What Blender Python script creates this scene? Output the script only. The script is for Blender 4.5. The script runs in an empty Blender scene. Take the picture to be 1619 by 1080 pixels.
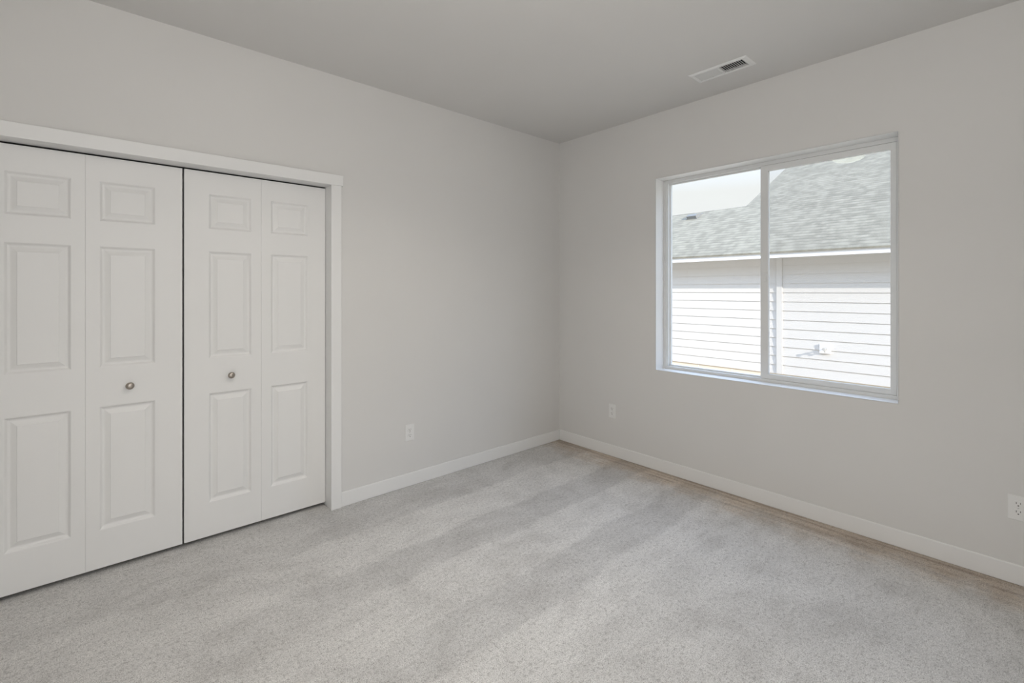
import bpy, bmesh, math, random
from mathutils import Vector, Matrix

random.seed(7)
S = bpy.context.scene
COL = S.collection

# ------------------------------------------------------------------ camera
CAM = Vector((-3.251, -2.976, 1.379))
cd = bpy.data.cameras.new('camera')
cam = bpy.data.objects.new('camera', cd); COL.objects.link(cam)
cam.location = CAM
cam.rotation_euler = (math.pi/2, 0, math.radians(48.2) - math.pi/2)
cd.sensor_width = 36; cd.sensor_fit = 'HORIZONTAL'
cd.lens = 36*747.5/1619
cd.shift_y = -80.7/1619
cd.clip_start = 0.02; cd.clip_end = 300
S.camera = cam

# ------------------------------------------------------------------ view
S.view_settings.view_transform = 'Standard'
S.view_settings.look = 'None'
S.view_settings.gamma = 1.0
S.view_settings.use_curve_mapping = False
S.view_settings.exposure = 0.0

# ------------------------------------------------------------------ sky
w = bpy.data.worlds.new('sky'); S.world = w; w.use_nodes = True
nt = w.node_tree; nt.nodes.clear()
tc = nt.nodes.new('ShaderNodeTexCoord'); sx = nt.nodes.new('ShaderNodeSeparateXYZ')
cr = nt.nodes.new('ShaderNodeValToRGB'); bg = nt.nodes.new('ShaderNodeBackground'); wo = nt.nodes.new('ShaderNodeOutputWorld')
nt.links.new(tc.outputs['Generated'], sx.inputs[0]); nt.links.new(sx.outputs['Z'], cr.inputs[0])
nt.links.new(cr.outputs[0], bg.inputs[0]); nt.links.new(bg.outputs[0], wo.inputs[0])
el = cr.color_ramp.elements
el[0].position = 0.0; el[0].color = (0.93, 0.95, 0.96, 1)
el[1].position = 1.0; el[1].color = (2.1, 2.65, 3.8, 1)
e = el.new(0.19); e.color = (0.93, 0.95, 0.95, 1)
e = el.new(0.27); e.color = (1.1, 1.25, 1.45, 1)
e = el.new(0.5); e.color = (2.0, 2.5, 3.4, 1)
bg.inputs[1].default_value = 1.0

# ------------------------------------------------------------------ sun (strikes the neighbouring house, low, from beyond the end of ours)
sd = bpy.data.lights.new('sun', 'SUN'); so = bpy.data.objects.new('sun', sd); COL.objects.link(so)
sd.energy = 7.5; sd.angle = math.radians(0.55); sd.color = (1.0, 0.95, 0.88)
so.rotation_euler = Vector((0.10, 0.32, -0.122)).to_track_quat('-Z', 'Y').to_euler()
so.location = (0, -12, 8)

# ------------------------------------------------------------------ added fill lights, shining in through two unseen doorways behind the camera
def area(name, loc, direction, sx_, sy_, energy, color):
    l = bpy.data.lights.new(name, 'AREA'); o = bpy.data.objects.new(name, l); COL.objects.link(o)
    l.shape = 'RECTANGLE'; l.size = sx_; l.size_y = sy_; l.energy = energy; l.color = color
    o.location = loc; o.rotation_euler = Vector(direction).to_track_quat('-Z', 'Z').to_euler()
    return o
HALL_FILL = area('hall_fill_light', (-3.2, -4.55, 1.35), (0, 1, 0), 1.3, 2.2, 29, (0.985, 0.99, 1.0))
SIDE_FILL = area('side_room_fill_light', (-4.75, -3.0, 1.05), (1, 0.12, 0), 1.0, 1.9, 34, (0.97, 0.985, 1.0))
# added fill light without a fixture, aimed up at the ceiling near the camera
BOUNCE = area('bounce_fill_light', (-3.2, -3.1, 1.9), (0.25, 0.25, 1), 0.6, 0.6, 21, (1.0, 0.965, 0.92))
# daylight portal in the window opening (guides sampling only)
p = area('window_portal', (0.20, -1.732, 1.503), (-1, 0, 0), 1.46, 1.46, 1, (1, 1, 1))
p.data.cycles.is_portal = True

# ================================================================== helpers
def link(name, bm, mat, parent=None, smooth=False, kind=None):
    me = bpy.data.meshes.new(name); bm.normal_update(); bm.to_mesh(me); bm.free()
    if mat: me.materials.append(mat)
    o = bpy.data.objects.new(name, me); COL.objects.link(o)
    if parent: o.parent = parent
    if smooth:
        for f in me.polygons: f.use_smooth = True
    if kind: o['kind'] = kind
    return o

def empty(name, loc=(0, 0, 0), rz=0):
    o = bpy.data.objects.new(name, None); COL.objects.link(o)
    o.location = loc; o.rotation_euler = (0, 0, rz); o.empty_display_size = 0.05
    return o

def tag(o, label=None, cat=None, group=None, kind=None):
    if label: o['label'] = label
    if cat: o['category'] = cat
    if group: o['group'] = group
    if kind: o['kind'] = kind
    return o

def box(bm, x0, x1, y0, y1, z0, z1, bev=0.0, seg=2):
    M = Matrix.Translation(((x0+x1)/2, (y0+y1)/2, (z0+z1)/2)) @ Matrix.Diagonal((abs(x1-x0), abs(y1-y0), abs(z1-z0), 1))
    r = bmesh.ops.create_cube(bm, size=1, matrix=M)
    if bev > 0:
        es = list({e for v in r['verts'] for e in v.link_edges})
        bmesh.ops.bevel(bm, geom=es, offset=bev, segments=seg, affect='EDGES', profile=0.5)

def BX(*a, **k):
    bm = bmesh.new(); box(bm, *a, **k); return bm

def prism(bm, pts, axis_vec):
    """closed polygon pts (Vectors) extruded along axis_vec"""
    a = [bm.verts.new(p) for p in pts]; b = [bm.verts.new(Vector(p)+axis_vec) for p in pts]
    n = len(pts)
    bm.faces.new(a); bm.faces.new(list(reversed(b)))
    for i in range(n):
        bm.faces.new((a[(i+1) % n], a[i], b[i], b[(i+1) % n]))

def lathe(bm, prof, M=Matrix(), n=40):
    """prof: list (r, h) revolved about Z"""
    rings = []
    for r, h in prof:
        if r < 1e-6: rings.append([bm.verts.new(M @ Vector((0, 0, h)))])
        else: rings.append([bm.verts.new(M @ Vector((r*math.cos(2*math.pi*k/n), r*math.sin(2*math.pi*k/n), h))) for k in range(n)])
    for A, B in zip(rings, rings[1:]):
        for k in range(n):
            q = (k+1) % n
            if len(A) == 1 and len(B) == 1: continue
            if len(A) == 1: bm.faces.new((A[0], B[k], B[q]))
            elif len(B) == 1: bm.faces.new((A[k], B[0], A[q]))
            else: bm.faces.new((A[k], B[k], B[q], A[q]))
    bmesh.ops.recalc_face_normals(bm, faces=bm.faces)

def wall_with_hole(bm, fixed, t0, t1, u0, u1, z0, z1, h, axis):
    """slab along axis ('x' wall: fixed coordinate x in t0..t1; u = y). h=(ua,ub,za,zb)"""
    ua, ub, za, zb = h
    parts = [(u0, ua, z0, z1), (ub, u1, z0, z1)]
    if za > z0: parts.append((ua, ub, z0, za))
    if zb < z1: parts.append((ua, ub, zb, z1))
    for a, b, c, d in parts:
        if axis == 'x': box(bm, t0, t1, a, b, c, d)
        else: box(bm, a, b, t0, t1, c, d)

# ================================================================== materials
def mat(name, color, rough=0.5, metallic=0.0, spec=0.5):
    m = bpy.data.materials.new(name); m.use_nodes = True
    b = m.node_tree.nodes['Principled BSDF']
    b.inputs['Base Color'].default_value = (*color, 1); b.inputs['Roughness'].default_value = rough
    b.inputs['Metallic'].default_value = metallic; b.inputs['Specular IOR Level'].default_value = spec
    return m, m.node_tree, b

def N(nt, t, **k):
    n = nt.nodes.new(t)
    for a, v in k.items(): setattr(n, a, v)
    return n

def noise(nt, vec, scale, detail=2, rough=0.5):
    n = N(nt, 'ShaderNodeTexNoise'); n.inputs['Scale'].default_value = scale
    n.inputs['Detail'].default_value = detail; n.inputs['Roughness'].default_value = rough
    if vec is not None: nt.links.new(vec, n.inputs['Vector'])
    return n

def ramp(nt, fac, stops):
    r = N(nt, 'ShaderNodeValToRGB'); el = r.color_ramp.elements
    el[0].position, el[0].color = stops[0][0], (*stops[0][1], 1)
    el[1].position, el[1].color = stops[-1][0], (*stops[-1][1], 1)
    for p, c in stops[1:-1]:
        e = el.new(p); e.color = (*c, 1)
    nt.links.new(fac, r.inputs[0]); return r

def mixc(nt, fac, a, b, mode='MIX'):
    m = N(nt, 'ShaderNodeMix', data_type='RGBA', blend_type=mode)
    for s, v in ((m.inputs['Factor'], fac), (m.inputs['A'], a), (m.inputs['B'], b)):
        if hasattr(v, 'links'): nt.links.new(v, s)
        elif isinstance(v, (int, float)): s.default_value = v
        else: s.default_value = (*v, 1)
    return m.outputs['Result']

def math_(nt, op, a, b=None, clamp=False):
    m = N(nt, 'ShaderNodeMath', operation=op); m.use_clamp = clamp
    for i, v in enumerate((a, b)):
        if v is None: continue
        if hasattr(v, 'links'): nt.links.new(v, m.inputs[i])
        else: m.inputs[i].default_value = v
    return m.outputs[0]

def bump(nt, b, h, strength, dist, prev=None):
    n = N(nt, 'ShaderNodeBump'); n.inputs['Strength'].default_value = strength; n.inputs['Distance'].default_value = dist
    nt.links.new(h, n.inputs['Height'])
    if prev is not None: nt.links.new(prev, n.inputs['Normal'])
    nt.links.new(n.outputs[0], b.inputs['Normal']); return n.outputs[0]

def objcoord(nt):
    return N(nt, 'ShaderNodeNewGeometry').outputs['Position']

def painted(name, color, rough, bs, scale, dist=0.002):
    m, nt, b = mat(name, color, rough)
    P = objcoord(nt)
    n1 = noise(nt, P, scale, 3, 0.55)
    n2 = noise(nt, P, 1.3, 2)
    c = ramp(nt, n2.outputs['Fac'], [(0.3, tuple(v*0.985 for v in color)), (0.7, tuple(min(1, v*1.012) for v in color))])
    nt.links.new(c.outputs[0], b.inputs['Base Color'])
    if bs: bump(nt, b, n1.outputs['Fac'], bs, dist)
    return m

M_WALL = painted('wall_paint', (0.705, 0.694, 0.676), 0.75, 0.10, 95)
M_CEIL = painted('ceiling_paint', (0.705, 0.694, 0.676), 0.85, 0.14, 70)
M_TRIM = painted('white_trim_paint', (0.815, 0.812, 0.802), 0.42, 0.02, 60)
M_DOOR = painted('white_door_paint', (0.825, 0.820, 0.808), 0.48, 0.05, 130)
M_VINYL = painted('white_vinyl', (0.74, 0.745, 0.74), 0.35, 0.0, 60)
M_PLATE = painted('outlet_plastic', (0.80, 0.795, 0.78), 0.35, 0.0, 60)
M_SLOT, _, _ = mat('dark_slot', (0.10, 0.095, 0.09), 0.6)
M_SCREW, _, _ = mat('painted_screw', (0.62, 0.61, 0.60), 0.4)
M_NICKEL, nt_, b_ = mat('brushed_nickel', (0.40, 0.36, 0.32), 0.36, 1.0)
n_ = noise(nt_, objcoord(nt_), 400, 2); bump(nt_, b_, n_.outputs['Fac'], 0.08, 0.0005)
M_REG = painted('register_enamel', (0.80, 0.80, 0.79), 0.4, 0.0, 60)
M_DUCT, _, _ = mat('dark_duct', (0.07, 0.068, 0.064), 0.8)
M_TRACK, _, _ = mat('shade_black_track', (0.02, 0.02, 0.02), 0.5, 0.4)
M_DIRT = painted('ground_soil', (0.42, 0.36, 0.28), 0.95, 0.4, 12, 0.02)
M_CONC = painted('foundation_concrete', (0.70, 0.60, 0.47), 0.9, 0.2, 25, 0.004)
M_FASCIA = painted('fascia_paint', (0.80, 0.79, 0.78), 0.55, 0.0, 40)
M_EXT, _, _ = mat('exterior_wall_finish', (0.75, 0.74, 0.72), 0.8)

# siding: painted fibre cement, faint vertical grain
M_SIDE, nt, b = mat('lap_siding', (0.575, 0.548, 0.512), 0.6)
mp = N(nt, 'ShaderNodeMapping'); nt.links.new(objcoord(nt), mp.inputs[0]); mp.inputs['Scale'].default_value = (1, 1, 9)
n1 = noise(nt, mp.outputs[0], 9, 4, 0.6); bump(nt, b, n1.outputs['Fac'], 0.12, 0.003)

# shingles: courses along the slope with broken tabs
M_ROOF, nt, b = mat('asphalt_shingles', (0.3, 0.3, 0.28), 0.9, 0, 0.3)
sp = N(nt, 'ShaderNodeSeparateXYZ'); nt.links.new(objcoord(nt), sp.inputs[0])
sl = math_(nt, 'MULTIPLY', sp.outputs['X'], 1.1244)
cb = N(nt, 'ShaderNodeCombineXYZ'); nt.links.new(sp.outputs['Y'], cb.inputs[0]); nt.links.new(sl, cb.inputs[1])
row = math_(nt, 'DIVIDE', sl, 0.143); rf = math_(nt, 'FRACT', row); ri = math_(nt, 'FLOOR', row)
cc = N(nt, 'ShaderNodeCombineXYZ'); nt.links.new(math_(nt, 'MULTIPLY', sp.outputs['Y'], 4.2), cc.inputs[0]); nt.links.new(math_(nt, 'MULTIPLY', ri, 3.71), cc.inputs[1])
tab = noise(nt, cc.outputs[0], 1.0, 2, 0.6)
tabc = ramp(nt, tab.outputs['Fac'], [(0.38, (0.198, 0.180, 0.139)), (0.47, (0.222, 0.203, 0.158)), (0.53, (0.247, 0.227, 0.176)), (0.62, (0.268, 0.246, 0.192))])
crs = ramp(nt, rf, [(0.0, (0.62, 0.62, 0.62)), (0.10, (0.70, 0.70, 0.70)), (0.20, (1.0, 1.0, 1.0)), (1.0, (1.04, 1.04, 1.04))])  # shadow line of each course, darkened into the shingle colour
shg = mixc(nt, 1.0, tabc.outputs[0], crs.outputs[0], 'MULTIPLY')
mpn = N(nt, 'ShaderNodeMapping'); nt.links.new(cb.outputs[0], mpn.inputs[0]); mpn.inputs['Scale'].default_value = (2.6, 12, 1)
nn = noise(nt, mpn.outputs[0], 1.6, 3, 0.6)
rr = ramp(nt, nn.outputs['Fac'], [(0.3, (0.86, 0.86, 0.86)), (0.7, (1.10, 1.10, 1.10))])
c1 = mixc(nt, 1.0, shg, rr.outputs[0], 'MULTIPLY')
ng = noise(nt, objcoord(nt), 220, 2); rg = ramp(nt, ng.outputs['Fac'], [(0.3, (0.9, 0.9, 0.9)), (0.7, (1.08, 1.08, 1.08))])
nt.links.new(mixc(nt, 1.0, c1, rg.outputs[0], 'MULTIPLY'), b.inputs['Base Color'])

# carpet: cut pile, flecked, with soft vacuum tracks running towards the corner and a tan HDR cast coloured in by the window wall
M_CARPET, nt, b = mat('cut_pile_carpet', (0.5, 0.49, 0.47), 0.97, 0, 0.1)
b.inputs['Sheen Weight'].default_value = 0.15; b.inputs['Sheen Roughness'].default_value = 0.6
P = objcoord(nt); sp = N(nt, 'ShaderNodeSeparateXYZ'); nt.links.new(P, sp.inputs[0])
# vacuum tracks: bands running along the closet wall, edges slightly wavy
nw = noise(nt, P, 1.1, 2); wv = N(nt, 'ShaderNodeVectorMath', operation='SCALE'); nt.links.new(nw.outputs['Color'], wv.inputs[0]); wv.inputs['Scale'].default_value = 0.45
wa = N(nt, 'ShaderNodeVectorMath', operation='ADD'); nt.links.new(P, wa.inputs[0]); nt.links.new(wv.outputs[0], wa.inputs[1])
lowf = noise(nt, P, 1.7, 1).outputs['Fac']; hif = noise(nt, P, 16, 3, 0.6).outputs['Fac']
yy = math_(nt, 'ADD', sp.outputs['Y'], math_(nt, 'ADD', math_(nt, 'MULTIPLY', math_(nt, 'SUBTRACT', lowf, 0.5), 0.16), math_(nt, 'MULTIPLY', math_(nt, 'SUBTRACT', hif, 0.5), 0.07)))
yn = math_(nt, 'DIVIDE', math_(nt, 'ADD', yy, 2.0), 2.0, True)
D_, L_ = (0.90, 0.90, 0.903), (1.05, 1.05, 1.05)
def yp(y): return (y+2.0)/2.0
st = []
for y, c0, c1_ in ((-1.74, (0.97, 0.97, 0.97), L_), (-1.53, L_, D_), (-1.28, D_, L_), (-0.97, L_, D_), (-0.71, D_, L_), (-0.38, L_, D_)):
    st += [(yp(y-0.013), c0), (yp(y+0.013), c1_)]
r1 = ramp(nt, yn, [(0.0, (0.97, 0.97, 0.97))]+st+[(1.0, (0.92, 0.92, 0.92))])
mk = N(nt, 'ShaderNodeMapRange'); nt.links.new(math_(nt, 'ADD', sp.outputs['X'], math_(nt, 'MULTIPLY', lowf, 0.8)), mk.inputs[0]); mk.interpolation_type = 'SMOOTHSTEP'
mk.inputs[1].default_value = -2.35; mk.inputs[2].default_value = -1.55; mk.inputs[3].default_value = 0.25; mk.inputs[4].default_value = 1.0
r1o = mixc(nt, mk.outputs[0], (0.99, 0.985, 0.98), r1.outputs[0])
npch = noise(nt, wa.outputs[0], 3.4, 6, 0.66)
r2 = ramp(nt, npch.outputs['Fac'], [(0.36, (0.88, 0.877, 0.874)), (0.50, (0.99, 0.99, 0.99)), (0.66, (1.05, 1.05, 1.05))])
nf = noise(nt, P, 230, 4, 0.70)
r3 = ramp(nt, nf.outputs['Fac'], [(0.33, (0.25, 0.24, 0.23)), (0.42, (0.70, 0.69, 0.68)), (0.50, (1.0, 1.0, 1.0)), (0.68, (1.25, 1.25, 1.25))])
nf2 = noise(nt, P, 62, 3, 0.65)
r4 = ramp(nt, nf2.outputs['Fac'], [(0.34, (0.72, 0.715, 0.71)), (0.45, (0.94, 0.94, 0.94)), (0.58, (1.0, 1.0, 1.0)), (0.7, (1.08, 1.08, 1.08))])
base = mixc(nt, 1.0, (0.705, 0.692, 0.674), r1o, 'MULTIPLY')
base = mixc(nt, 1.0, base, r2.outputs[0], 'MULTIPLY')
# small tufts pushed over, drawn out along the tracks
sm2 = N(nt, 'ShaderNodeMapping'); nt.links.new(wa.outputs[0], sm2.inputs[0]); sm2.inputs['Scale'].default_value = (4.5, 9.5, 1); sm2.inputs['Rotation'].default_value = (0, 0, math.radians(-8))
r5 = ramp(nt, noise(nt, sm2.outputs[0], 1.0, 5, 0.68).outputs['Fac'], [(0.36, (0.925, 0.922, 0.92)), (0.5, (0.995, 0.995, 0.995)), (0.64, (1.045, 1.045, 1.045))])
base = mixc(nt, 1.0, base, r5.outputs[0], 'MULTIPLY')
# tan band beside the window wall (HDR tone cast put into the pile colour, streaked along the wall)
sm = N(nt, 'ShaderNodeMapping'); nt.links.new(P, sm.inputs[0]); sm.inputs['Scale'].default_value = (26, 1.6, 1)
nstr = noise(nt, sm.outputs[0], 1.0, 3, 0.6)
edge = math_(nt, 'ADD', sp.outputs['X'], math_(nt, 'MULTIPLY', math_(nt, 'SUBTRACT', noise(nt, P, 5, 4, 0.7).outputs['Fac'], 0.5), 0.5))
mr = N(nt, 'ShaderNodeMapRange'); nt.links.new(edge, mr.inputs[0]); mr.interpolation_type = 'SMOOTHSTEP'
mr.inputs[1].default_value = -0.36; mr.inputs[2].default_value = -0.04; mr.inputs[3].default_value = 0.0; mr.inputs[4].default_value = 1.0
tan = ramp(nt, nstr.outputs['Fac'], [(0.38, (0.60, 0.50, 0.42)), (0.5, (0.80, 0.69, 0.58)), (0.65, (0.93, 0.83, 0.73))])
base = mixc(nt, mr.outputs[0], base, mixc(nt, 1.0, base, tan.outputs[0], 'MULTIPLY'))
base = mixc(nt, 1.0, base, r4.outputs[0], 'MULTIPLY')
base = mixc(nt, 0.9, base, mixc(nt, 1.0, base, r3.outputs[0], 'MULTIPLY'))
nt.links.new(base, b.inputs['Base Color'])
nb1 = bump(nt, b, npch.outputs['Fac'], 0.25, 0.02)
nb2 = bump(nt, b, nf.outputs['Fac'], 0.55, 0.006, nb1)

# glass: clear pane with a real (angle-dependent) reflection
def glass_mat(name, tint):
    m = bpy.data.materials.new(name); m.use_nodes = True; nt = m.node_tree; nt.nodes.clear()
    o = N(nt, 'ShaderNodeOutputMaterial'); mx = N(nt, 'ShaderNodeMixShader'); t = N(nt, 'ShaderNodeBsdfTransparent'); g = N(nt, 'ShaderNodeBsdfGlossy')
    t.inputs[0].default_value = (*tint, 1); g.inputs['Roughness'].default_value = 0.0; g.inputs['Color'].default_value = (0.90, 1.0, 0.90, 1)
    lw = N(nt, 'ShaderNodeLayerWeight'); lw.inputs[0].default_value = 0.5
    f = math_(nt, 'POWER', lw.outputs['Facing'], 5.0); f = math_(nt, 'MULTIPLY', f, 0.96); f = math_(nt, 'ADD', f, 0.025, True)
    nt.links.new(f, mx.inputs[0]); nt.links.new(t.outputs[0], mx.inputs[1]); nt.links.new(g.outputs[0], mx.inputs[2]); nt.links.new(mx.outputs[0], o.inputs[0])
    return m
M_GLASS = glass_mat('window_glass', (0.985, 0.99, 0.985))
def screen_mat():
    m = bpy.data.materials.new('insect_mesh'); m.use_nodes = True; nt = m.node_tree; nt.nodes.clear()
    o = N(nt, 'ShaderNodeOutputMaterial'); mx = N(nt, 'ShaderNodeMixShader'); t = N(nt, 'ShaderNodeBsdfTransparent'); d = N(nt, 'ShaderNodeBsdfDiffuse')
    d.inputs[0].default_value = (0.35, 0.35, 0.35, 1); mx.inputs[0].default_value = 0.08
    nt.links.new(t.outputs[0], mx.inputs[1]); nt.links.new(d.outputs[0], mx.inputs[2]); nt.links.new(mx.outputs[0], o.inputs[0])
    return m
M_SCREEN = screen_mat()
M_LAMP = bpy.data.materials.new('lit_opal_glass'); M_LAMP.use_nodes = True
bb = M_LAMP.node_tree.nodes['Principled BSDF']; bb.inputs['Base Color'].default_value = (0.9, 0.88, 0.84, 1)
bb.inputs['Emission Color'].default_value = (1.0, 0.93, 0.82, 1); bb.inputs['Emission Strength'].default_value = 4.5

# ================================================================== room shell
X0, Y0, H = -4.10, -3.60, 2.74            # far corner of the room is the origin
OX0, OX1, OZ = -3.652, -2.119, 2.041      # closet opening
WY0, WY1, WZ0, WZ1 = -2.465, -0.999, 0.767, 2.240   # window opening
T = 0.125

link('floor', BX(X0-1.2, 0.0, -5.2, 0.86, -0.12, 0.0), M_CARPET, kind='structure')
bm = bmesh.new()
VX0, VX1, VY0, VY1 = -0.398, -0.290, -1.812, -1.512
for a in ((X0-1.2, VX0, -5.2, 0.86), (VX1, 0.24, -5.2, 0.86), (VX0, VX1, -5.2, VY0), (VX0, VX1, VY1, 0.86)):
    box(bm, *a, H, H+0.12)
link('ceiling', bm, M_CEIL, kind='structure')
bm = bmesh.new(); wall_with_hole(bm, 0, 0.0, T, X0, 0.0, 0, H, (OX0-0.012, OX1+0.012, 0, OZ+0.012), 'y')
link('wall_left', bm, M_WALL, kind='structure')
bm = bmesh.new(); wall_with_hole(bm, 0, 0.0, 0.20, Y0, 0.86, 0, H, (WY0, WY1, WZ0, WZ1), 'x')
link('wall_right', bm, M_WALL, kind='structure')
bm = bmesh.new(); wall_with_hole(bm, 0, X0-0.12, X0, -3.72, 0.86, 0, H, (-3.45, -2.55, 0, 2.05), 'x')
link('wall_back', bm, M_WALL, kind='structure')
bm = bmesh.new(); wall_with_hole(bm, 0, Y0-0.12, Y0, X0, 0.2, 0, H, (-3.75, -2.65, 0, 2.06), 'y')
link('wall_front', bm, M_WALL, kind='structure')
# unseen hall and side room, added with their doorways to let fill light in
bm = bmesh.new(); box(bm, X0-0.12, -1.9, -5.2, -5.08, 0, H); box(bm, X0-0.12, X0, -5.08, -3.72, 0, H); box(bm, -2.0, -1.9, -5.08, -3.72, 0, H)
link('wall_added_hall', bm, M_WALL, kind='structure')
bm = bmesh.new(); box(bm, -5.3, -5.2, -3.9, -2.1, 0, H); box(bm, -5.2, X0-0.12, -3.9, -3.8, 0, H); box(bm, -5.2, X0-0.12, -2.2, -2.1, 0, H)
link('wall_added_side_room', bm, M_WALL, kind='structure')
# closet interior
bm = bmesh.new(); box(bm, X0, 0.0, 0.74, 0.86, 0, H); box(bm, -1.6, -1.5, T, 0.74, 0, H)
link('wall_closet', bm, M_WALL, kind='structure')

# baseboards
BH, BT = 0.093, 0.013
def baseboard(name, *a):
    bm = BX(*a, 0.0, BH, bev=0.004, seg=2); return link(name, bm, M_TRIM, kind='structure')
baseboard('baseboard_left', -2.057, 0.0, -BT, 0.0)
baseboard('baseboard_left_end', X0, -3.716, -BT, 0.0)
baseboard('baseboard_right', -BT, 0.0, Y0, -BT)
baseboard('baseboard_back', X0, X0+BT, -2.55, -BT)
baseboard('baseboard_front', -2.59, -BT, Y0, Y0+BT)

# closet casing and jamb lining
link('trim_1', BX(-3.724, -2.047, -0.022, 0.0, OZ, OZ+0.066, bev=0.002), M_TRIM, kind='structure')
link('trim_2', BX(OX1-0.003, -2.057, -0.018, 0.0, 0.0, OZ, bev=0.002), M_TRIM, kind='structure')
link('trim_3', BX(-3.714, OX0+0.003, -0.018, 0.0, 0.0, OZ, bev=0.002), M_TRIM, kind='structure')
bm = bmesh.new()
box(bm, OX1, OX1+0.012, 0.0, T, 0, OZ); box(bm, OX0-0.012, OX0, 0.0, T, 0, OZ); box(bm, OX0-0.012, OX1+0.012, 0.0, T, OZ, OZ+0.012)
link('trim_4', bm, M_TRIM, kind='structure')
# overhead bifold track, coloured near-black for the shade in the slit above the doors
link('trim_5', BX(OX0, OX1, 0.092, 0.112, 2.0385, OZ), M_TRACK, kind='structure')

# ================================================================== bifold closet doors
DZ0, DZ1, DY, DTH = 0.022, 2.0325, 0.085, 0.035
PZ = [(0.207, 0.811), (1.002, 1.596), (1.718, 1.914)]
def leaf_mesh(x0, x1, p0, p1):
    """moulded leaf: one skin with three raised panels sunk into the face (face looks to -Y)"""
    bm = bmesh.new()
    xs = [x0, p0, p1, x1]; zs = [DZ0]
    for a, c in PZ: zs += [a, c]
    zs.append(DZ1)
    def V(x, z, d=0.0): return bm.verts.new((x, DY+d, z))
    b = 0.0012
    grid = [[V(min(max(x, x0+b), x1-b), min(max(z, DZ0+b), DZ1-b)) for x in xs] for z in zs]
    for j in range(len(zs)-1):
        for i in range(3):
            q = (grid[j][i], grid[j][i+1], grid[j+1][i+1], grid[j+1][i])
            if i == 1 and j in (1, 3, 5):
                a, c = PZ[(j-1)//2]
                prof = [(0.003, 0.0010), (0.007, 0.0055), (0.011, 0.0105), (0.016, 0.0125), (0.020, 0.0125), (0.024, 0.0112), (0.041, 0.0040), (0.0425, 0.0022), (0.045, 0.0020)]
                prev = list(q)
                for o, d in prof:
                    cur = [V(p0+o, a+o, d), V(p1-o, a+o, d), V(p1-o, c-o, d), V(p0+o, c-o, d)]
                    for k in range(4):
                        bm.faces.new((prev[k], prev[(k+1) % 4], cur[(k+1) % 4], cur[k]))
                    prev = cur
                bm.faces.new(prev)
            else:
                bm.faces.new(q)
    # eased rim, sides and back
    rim = [grid[0][i] for i in range(4)] + [grid[j][3] for j in range(1, len(zs))] + [grid[-1][i] for i in (2, 1, 0)] + [grid[j][0] for j in range(len(zs)-2, 0, -1)]
    def out(v, d):
        x, z = v.co.x, v.co.z
        x = x0 if x < x0+b+1e-5 else (x1 if x > x1-b-1e-5 else x)
        z = DZ0 if z < DZ0+b+1e-5 else (DZ1 if z > DZ1-b-1e-5 else z)
        return bm.verts.new((x, DY+d, z))
    r1 = [out(v, b) for v in rim]; r2 = [out(v, DTH) for v in rim]
    for A, B in ((rim, r1), (r1, r2)):
        for k in range(len(A)):
            q = (k+1) % len(A); bm.faces.new((A[k], B[k], B[q], A[q]))
    bm.faces.new(r2)
    bmesh.ops.recalc_face_normals(bm, faces=bm.faces)
    return bm

def knob(x, parent):
    M = Matrix.Translation((x, DY, 0.901)) @ Matrix.Rotation(math.pi/2, 4, 'X')
    bm = bmesh.new()
    lathe(bm, [(0, 0), (0.0095, 0), (0.0095, 0.003), (0.006, 0.005), (0.0055, 0.012), (0.009, 0.0145), (0.0155, 0.017), (0.0178, 0.0205), (0.0178, 0.0235), (0.0160, 0.0275), (0.0115, 0.0305), (0.006, 0.0318), (0, 0.032)], M, 40)
    k = link('knob', bm, M_NICKEL, parent, smooth=True); k['label'] = 'round brushed nickel knob'; return k

leaves = [(-3.650, -3.26525, -3.535, -3.314), (-3.26495, -2.8795, -3.215, -2.995), (-2.8715, -2.49595, -2.760, -2.546), (-2.49565, -2.1205, -2.444, -2.229)]
for i in (0, 1):
    d = empty('door_%d' % (i+1), ((leaves[2*i][0]+leaves[2*i+1][1])/2, DY, 0)); d['kind'] = 'structure'
    for j in (0, 1):
        o = link('door_leaf', leaf_mesh(*leaves[2*i+j]), M_DOOR)
        o.parent = d; o.matrix_parent_inverse = Matrix.Translation(-d.location)
        if i == 0 and j == 1: k = knob(-3.099, o)
        if i == 1 and j == 0: k = knob(-2.653, o)

# thin white lining, added to brighten the returns of the window opening
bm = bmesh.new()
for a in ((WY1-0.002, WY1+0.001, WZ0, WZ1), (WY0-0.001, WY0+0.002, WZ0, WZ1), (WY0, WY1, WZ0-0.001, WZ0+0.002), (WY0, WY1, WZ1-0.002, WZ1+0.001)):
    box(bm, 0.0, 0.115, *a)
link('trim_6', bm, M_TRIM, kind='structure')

# ================================================================== window (horizontal slider, vinyl)
win = empty('window_1', (0, 0, 0)); win['kind'] = 'structure'
def frame_ring(bm, x0, x1, y0, y1, z0, z1, l, r, b_, t, bev=0.0015):
    """rectangular ring; l = width at y1 side (far/left), r = width at y0 side, b_, t rails"""
    box(bm, x0, x1, y1-l, y1, z0, z1, bev); box(bm, x0, x1, y0, y0+r, z0, z1, bev)
    box(bm, x0+0.0004, x1-0.0004, y0+r-0.002, y1-l+0.002, z0, z0+b_, bev); box(bm, x0+0.0004, x1-0.0004, y0+r-0.002, y1-l+0.002, z1-t, z1, bev)
bm = bmesh.new()
frame_ring(bm, 0.114, 0.195, WY0, WY1, WZ0, WZ1, 0.026, 0.026, 0.022, 0.026)
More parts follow.
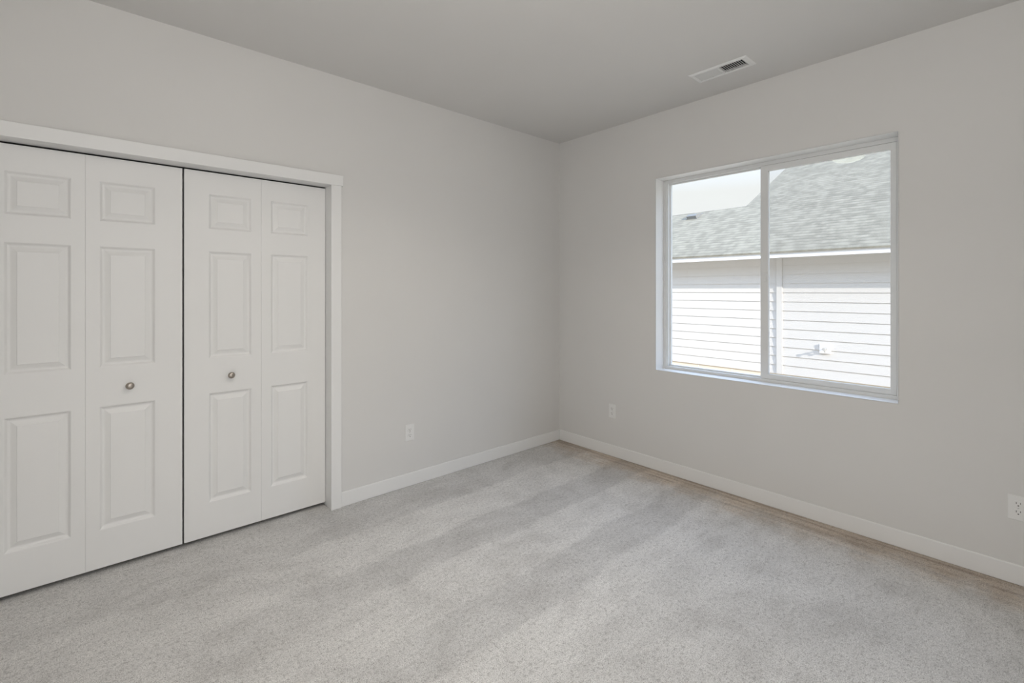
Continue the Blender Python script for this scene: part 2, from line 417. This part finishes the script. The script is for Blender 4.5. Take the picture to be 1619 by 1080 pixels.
# inner track steps of the frame
box(bm, 0.122, 0.190, WY1-0.033, WY1-0.024, WZ0+0.02, WZ1-0.024, 0.001)
box(bm, 0.150, 0.190, WY0+0.024, WY0+0.033, WZ0+0.02, WZ1-0.024, 0.001)
box(bm, 0.146, 0.150, WY0+0.026, WY1-0.026, WZ0+0.02, WZ0+0.030, 0.001)
box(bm, 0.146, 0.150, WY0+0.026, WY1-0.026, WZ1-0.036, WZ1-0.024, 0.001)
link('window_frame', bm, M_VINYL, win)
# left fixed light: slim glazing bead
bm = bmesh.new()
frame_ring(bm, 0.153, 0.178, -1.745, WY1-0.027, WZ0+0.0225, WZ1-0.0265, 0.012, 0.040, 0.008, 0.006)
fx = link('fixed_sash', bm, M_VINYL, win)
link('glass_pane', BX(0.163, 0.167, -1.740, WY1-0.033, WZ0+0.026, WZ1-0.029), M_GLASS, fx)
# right sliding sash in the inner track
bm = bmesh.new()
frame_ring(bm, 0.119, 0.145, WY0+0.0265, -1.720, WZ0+0.0225, WZ1-0.0265, 0.046, 0.028, 0.0325, 0.037, 0.002)
# glazing bead step
frame_ring(bm, 0.127, 0.141, WY0+0.052, -1.763, WZ0+0.052, WZ1-0.061, 0.004, 0.004, 0.004, 0.004, 0.0005)
ss = link('sliding_sash', bm, M_VINYL, win)
link('glass_pane', BX(0.133, 0.137, WY0+0.052, -1.763, WZ0+0.052, WZ1-0.061), M_GLASS, ss)
# pull rail with latch on the meeting stile
bm = BX(0.112, 0.1195, -1.758, -1.742, 1.44, 1.50, bev=0.002)
lt = link('latch', bm, M_VINYL, ss)
# insect screen outside the sliding half
bm = bmesh.new(); frame_ring(bm, 0.180, 0.188, WY0+0.034, -1.730, WZ0+0.031, WZ1-0.037, 0.018, 0.016, 0.016, 0.016, 0.001)
sc = link('insect_screen', bm, M_VINYL, win)
link('screen_mesh', BX(0.1835, 0.1838, WY0+0.05, -1.748, WZ0+0.047, WZ1-0.053), M_SCREEN, sc)

# ================================================================== outlets
def outlet(loc, rz, label):
    r = empty('electrical_outlet', loc, rz); tag(r, label, 'outlet', 'duplex outlets low on the walls')
    # local: X across, Z up, front looks to -Y, wall at y=0
    bm = bmesh.new(); hw, hh = 0.0355, 0.058
    box(bm, -hw, hw, -0.0055, 0.0, -hh, hh, 0.0028, 3)
    link('cover_plate', bm, M_PLATE, r)
    for s in (1, -1):
        z = s*0.0195; bm = bmesh.new(); pts = []
        for k in range(32):
            a = 2*math.pi*k/32; x = 0.0172*math.cos(a); zz = 0.0172*math.sin(a); zz = max(-0.0138, min(0.0138, zz)); pts.append(Vector((x, -0.0078, z+zz)))
        prism(bm, pts, Vector((0, 0.005, 0))); bmesh.ops.recalc_face_normals(bm, faces=bm.faces)
        rc = link('receptacle', bm, M_PLATE, r)
        bm = bmesh.new()
        box(bm, -0.0078, -0.0054, -0.0083, -0.0070, z-0.001, z+0.0085)
        box(bm, 0.0056, 0.0078, -0.0083, -0.0070, z+0.0005, z+0.0080)
        lathe(bm, [(0, 0.0083), (0.0028, 0.0083), (0.0028, 0.007), (0, 0.007)], Matrix.Translation((0, 0, z-0.0075)) @ Matrix.Rotation(math.pi/2, 4, 'X'), 14)
        link('slots', bm, M_SLOT, rc)
    bm = bmesh.new(); lathe(bm, [(0, 0.0068), (0.002, 0.0067), (0.0032, 0.0060), (0.0032, 0.0050), (0, 0.005)], Matrix.Rotation(math.pi/2, 4, 'X'), 18)
    link('screw', bm, M_SCREW, r, smooth=True)
    return r
outlet((-1.563, 0, 0.375), 0, 'white outlet low on the closet wall, right of the closet door')
outlet((0, -0.598, 0.375), -math.pi/2, 'white outlet on the window wall, left of the window near the room corner')
outlet((0, -2.906, 0.358), -math.pi/2, 'white outlet on the window wall cut by the right edge, right of the window')

# ================================================================== ceiling register
rg = empty('ceiling_register', (0, 0, 0)); tag(rg, 'white rectangular air vent in the ceiling above the window, half its louvers dark', 'vent')
bm = bmesh.new()
fx0, fx1, fy0, fy1 = -0.4215, -0.2665, -1.840, -1.485
zt, zb = H, H-0.007
inn = (VX0+0.002, VX1-0.002, VY0+0.004, VY1-0.004)
def ring(a, z): return [bm.verts.new((a[0], a[2], z)), bm.verts.new((a[1], a[2], z)), bm.verts.new((a[1], a[3], z)), bm.verts.new((a[0], a[3], z))]
rs = [ring((fx0, fx1, fy0, fy1), zt), ring((fx0, fx1, fy0, fy1), zt-0.0015), ring((fx0+0.010, fx1-0.010, fy0+0.010, fy1-0.010), zb), ring((inn[0]-0.003, inn[1]+0.003, inn[2]-0.003, inn[3]+0.003), zb), ring(inn, zb+0.002), ring(inn, zt+0.012)]
for A, B in zip(rs, rs[1:]):
    for k in range(4): bm.faces.new((A[k], A[(k+1) % 4], B[(k+1) % 4], B[k]))
bmesh.ops.recalc_face_normals(bm, faces=bm.faces)
link('frame', bm, M_REG, rg)
ym = -1.662
link('divider', BX(inn[0], inn[1], ym-0.006, ym+0.006, zb+0.001, zb+0.010), M_REG, rg)
def blade(y, ang):
    bm = BX(inn[0]+0.0005, inn[1]-0.0005, -0.0075, 0.0075, -0.0005, 0.0005)
    bmesh.ops.transform(bm, matrix=Matrix.Translation((0, y, zb+0.0075)) @ Matrix.Rotation(ang, 4, 'X'), verts=bm.verts)
    return link('louver', bm, M_REG, rg)
nb = 11
for k in range(nb):
    blade(ym+0.006+(k+0.5)*(inn[3]-ym-0.006)/nb, math.radians(-38))
    blade(ym-0.006-(k+0.5)*(ym-0.006-inn[2])/nb, math.radians(38))
bm = bmesh.new()
box(bm, VX0, VX1, VY0, VY1, H+0.11, H+0.12)
for a in ((VX0, VX0+0.001, VY0, VY1), (VX1-0.001, VX1, VY0, VY1), (VX0, VX1, VY0, VY0+0.001), (VX0, VX1, VY1-0.001, VY1)): box(bm, *a, H+0.013, H+0.11)
link('duct_boot', bm, M_DUCT, rg)

# ================================================================== ceiling lamp (above the camera's view, mirrored in the window glass)
LX, LY = -2.06, -1.71
lp = empty('ceiling_light', (LX, LY, H)); tag(lp, 'round flush ceiling light with lit opal glass, mirrored in the right window pane', 'ceiling light')
bm = bmesh.new(); lathe(bm, [(0, 0), (0.142, 0), (0.145, -0.004), (0.145, -0.022), (0.138, -0.026), (0, -0.026)], Matrix(), 64)
link('base', bm, M_NICKEL, lp, smooth=False)
bm = bmesh.new(); lathe(bm, [(0.136, -0.026), (0.138, -0.042), (0.130, -0.060), (0.105, -0.078), (0.065, -0.090), (0.03, -0.094), (0, -0.095)], Matrix(), 64)
link('lamp_shade', bm, M_LAMP, lp, smooth=True)

# the lamp's downward light
ll = bpy.data.lights.new('ceiling_light_bulb', 'AREA'); lo = bpy.data.objects.new('ceiling_light_bulb', ll); COL.objects.link(lo)
ll.shape = 'DISK'; ll.size = 0.25; ll.energy = 11; ll.color = (1.0, 0.95, 0.87); ll.spread = math.radians(140)
lo.location = (LX, LY, H-0.11)

# ================================================================== outside
GZ = -0.46
link('ground', BX(0.24, 60, -60, 60, GZ-0.3, GZ), M_DIRT, kind='structure')

HX = 6.90                                   # front wall of the neighbouring house
house = empty('neighbor_house', (HX, 0, GZ)); tag(house, 'white lap-sided neighbouring house with grey-green shingle roof outside the window', 'house')
def H_(name, bm, m, parent=None, **k):
    o = link(name, bm, m, None, **k); o.parent = parent or house
    o.matrix_parent_inverse = Matrix.Translation(-house.location) if not parent else Matrix()
    return o
Y_A, Y_B = -9.0, 14.0; DEPTH = 5.6
H_('foundation', BX(HX+0.012, HX+DEPTH, Y_A, Y_B, GZ, -0.262), M_CONC)
# form joints in the concrete
for k in (3.61, 2.87, 2.13, 1.39, 0.65, -0.09, -0.83):
    H_('form_joint', BX(HX+0.0085, HX+0.0125, k-0.004, k+0.004, GZ, -0.28), M_TRIM)
# wall with real laps: one saw-toothed skin
zs0, expo, SZ = -0.262, 0.178, 2.02
bm = bmesh.new(); prof = []; z = zs0
while z < SZ:
    prof.append((HX-0.014, z)); prof.append((HX+0.000, min(z+expo, SZ))); z += expo
pts = [Vector((a, Y_A, c)) for a, c in prof]; pts += [Vector((HX+0.1, Y_A, SZ)), Vector((HX+0.1, Y_A, zs0))]
prism(bm, pts, Vector((0, Y_B-Y_A, 0))); bmesh.ops.recalc_face_normals(bm, faces=bm.faces)
H_('lap_siding', bm, M_SIDE)
H_('end_walls', BX(HX+0.1, HX+4.3, Y_A+0.1, Y_B-0.1, -0.262, SZ), M_SIDE)
H_('trim_board', BX(HX-0.032, HX+0.01, 0.404, 0.506, zs0, SZ, bev=0.002), M_SIDE)
# eave
EX, EZ, SL = 6.42, 2.128, 0.514
H_('soffit', BX(EX+0.02, HX+0.1, Y_A-0.3, Y_B+0.3, 2.015, 2.027), M_FASCIA)
H_('fascia', BX(EX, EX+0.022, Y_A-0.3, Y_B+0.3, 1.998, 2.112), M_FASCIA)
# low roof and tall roof, same front plane
def roof_prism(y0, y1, xr, name):
    bm = bmesh.new(); zr = EZ+SL*(xr-EX); th = 0.03; xe = EX-0.03
    ze = EZ-SL*0.03; xb = 2*xr-xe
    pts = [Vector((xe, y0, ze)), Vector((xr, y0, zr)), Vector((xb, y0, ze)), Vector((xb, y0, ze-th)), Vector((xr, y0, zr-th*1.3)), Vector((xe, y0, ze-th))]
    prism(bm, pts, Vector((0, y1-y0, 0))); bmesh.ops.recalc_face_normals(bm, faces=bm.faces)
    return H_(name, bm, M_ROOF)
roof_prism(1.975, Y_B+0.3, 9.11, 'low_roof')
roof_prism(Y_A-0.3, 1.98, 14.6, 'tall_roof')
# gable wall of the tall roof above the low one
bm = bmesh.new()
zr = EZ+SL*(14.5-EX)
prism(bm, [Vector((6.95, 1.6, 2.02)), Vector((6.95, 1.6, 2.3)), Vector((14.6, 1.6, zr-0.1)), Vector((22.1, 1.6, 2.3)), Vector((22.1, 1.6, 2.02))], Vector((0, 0.1, 0)))
bmesh.ops.recalc_face_normals(bm, faces=bm.faces); H_('gable_wall', bm, M_SIDE)
# low-profile roof vent
vx, vy = 8.80, 3.18; vz = EZ+SL*(vx-EX)
bm = bmesh.new(); box(bm, -0.20, 0.20, -0.15, 0.15, 0.0, 0.012, 0.003)
pr = [Vector((-0.19, -0.13, 0.010)), Vector((-0.19, -0.13, 0.085)), Vector((-0.10, -0.13, 0.105)), Vector((0.15, -0.13, 0.03)), Vector((0.17, -0.13, 0.010))]
prism(bm, pr, Vector((0, 0.26, 0))); bmesh.ops.recalc_face_normals(bm, faces=bm.faces)
bmesh.ops.transform(bm, matrix=Matrix.Translation((vx, vy, vz)) @ Matrix.Rotation(-math.atan(SL), 4, 'Y'), verts=bm.verts)
M_VENT, _, _ = mat('roof_vent_metal', (0.17, 0.17, 0.165), 0.7, 0.0)
H_('roof_vent', bm, M_VENT)
# hose faucet on its mounting block
blk = H_('mounting_block', BX(HX-0.040, HX, -0.41, -0.235, 0.215, 0.385, bev=0.003), M_FASCIA)
bm = bmesh.new()
Mx = Matrix.Translation((HX-0.040, -0.335, 0.305)) @ Matrix.Rotation(-math.pi/2, 4, 'Y')
lathe(bm, [(0, 0), (0.028, 0), (0.028, 0.006), (0.013, 0.008), (0.012, 0.055), (0.018, 0.060), (0.018, 0.085), (0.011, 0.09), (0.010, 0.105), (0.026, 0.108), (0.030, 0.114), (0.026, 0.120), (0, 0.122)], Mx, 20)
Ms = Matrix.Translation((HX-0.108, -0.335, 0.305)) @ Matrix.Rotation(math.radians(155), 4, 'Y')
lathe(bm, [(0, 0), (0.011, 0), (0.011, 0.045), (0.016, 0.047), (0.016, 0.066), (0, 0.066)], Ms, 20)
M_BIB, _, _ = mat('faucet_metal', (0.62, 0.60, 0.57), 0.35, 0.6)
H_('hose_faucet', bm, M_BIB, smooth=False)
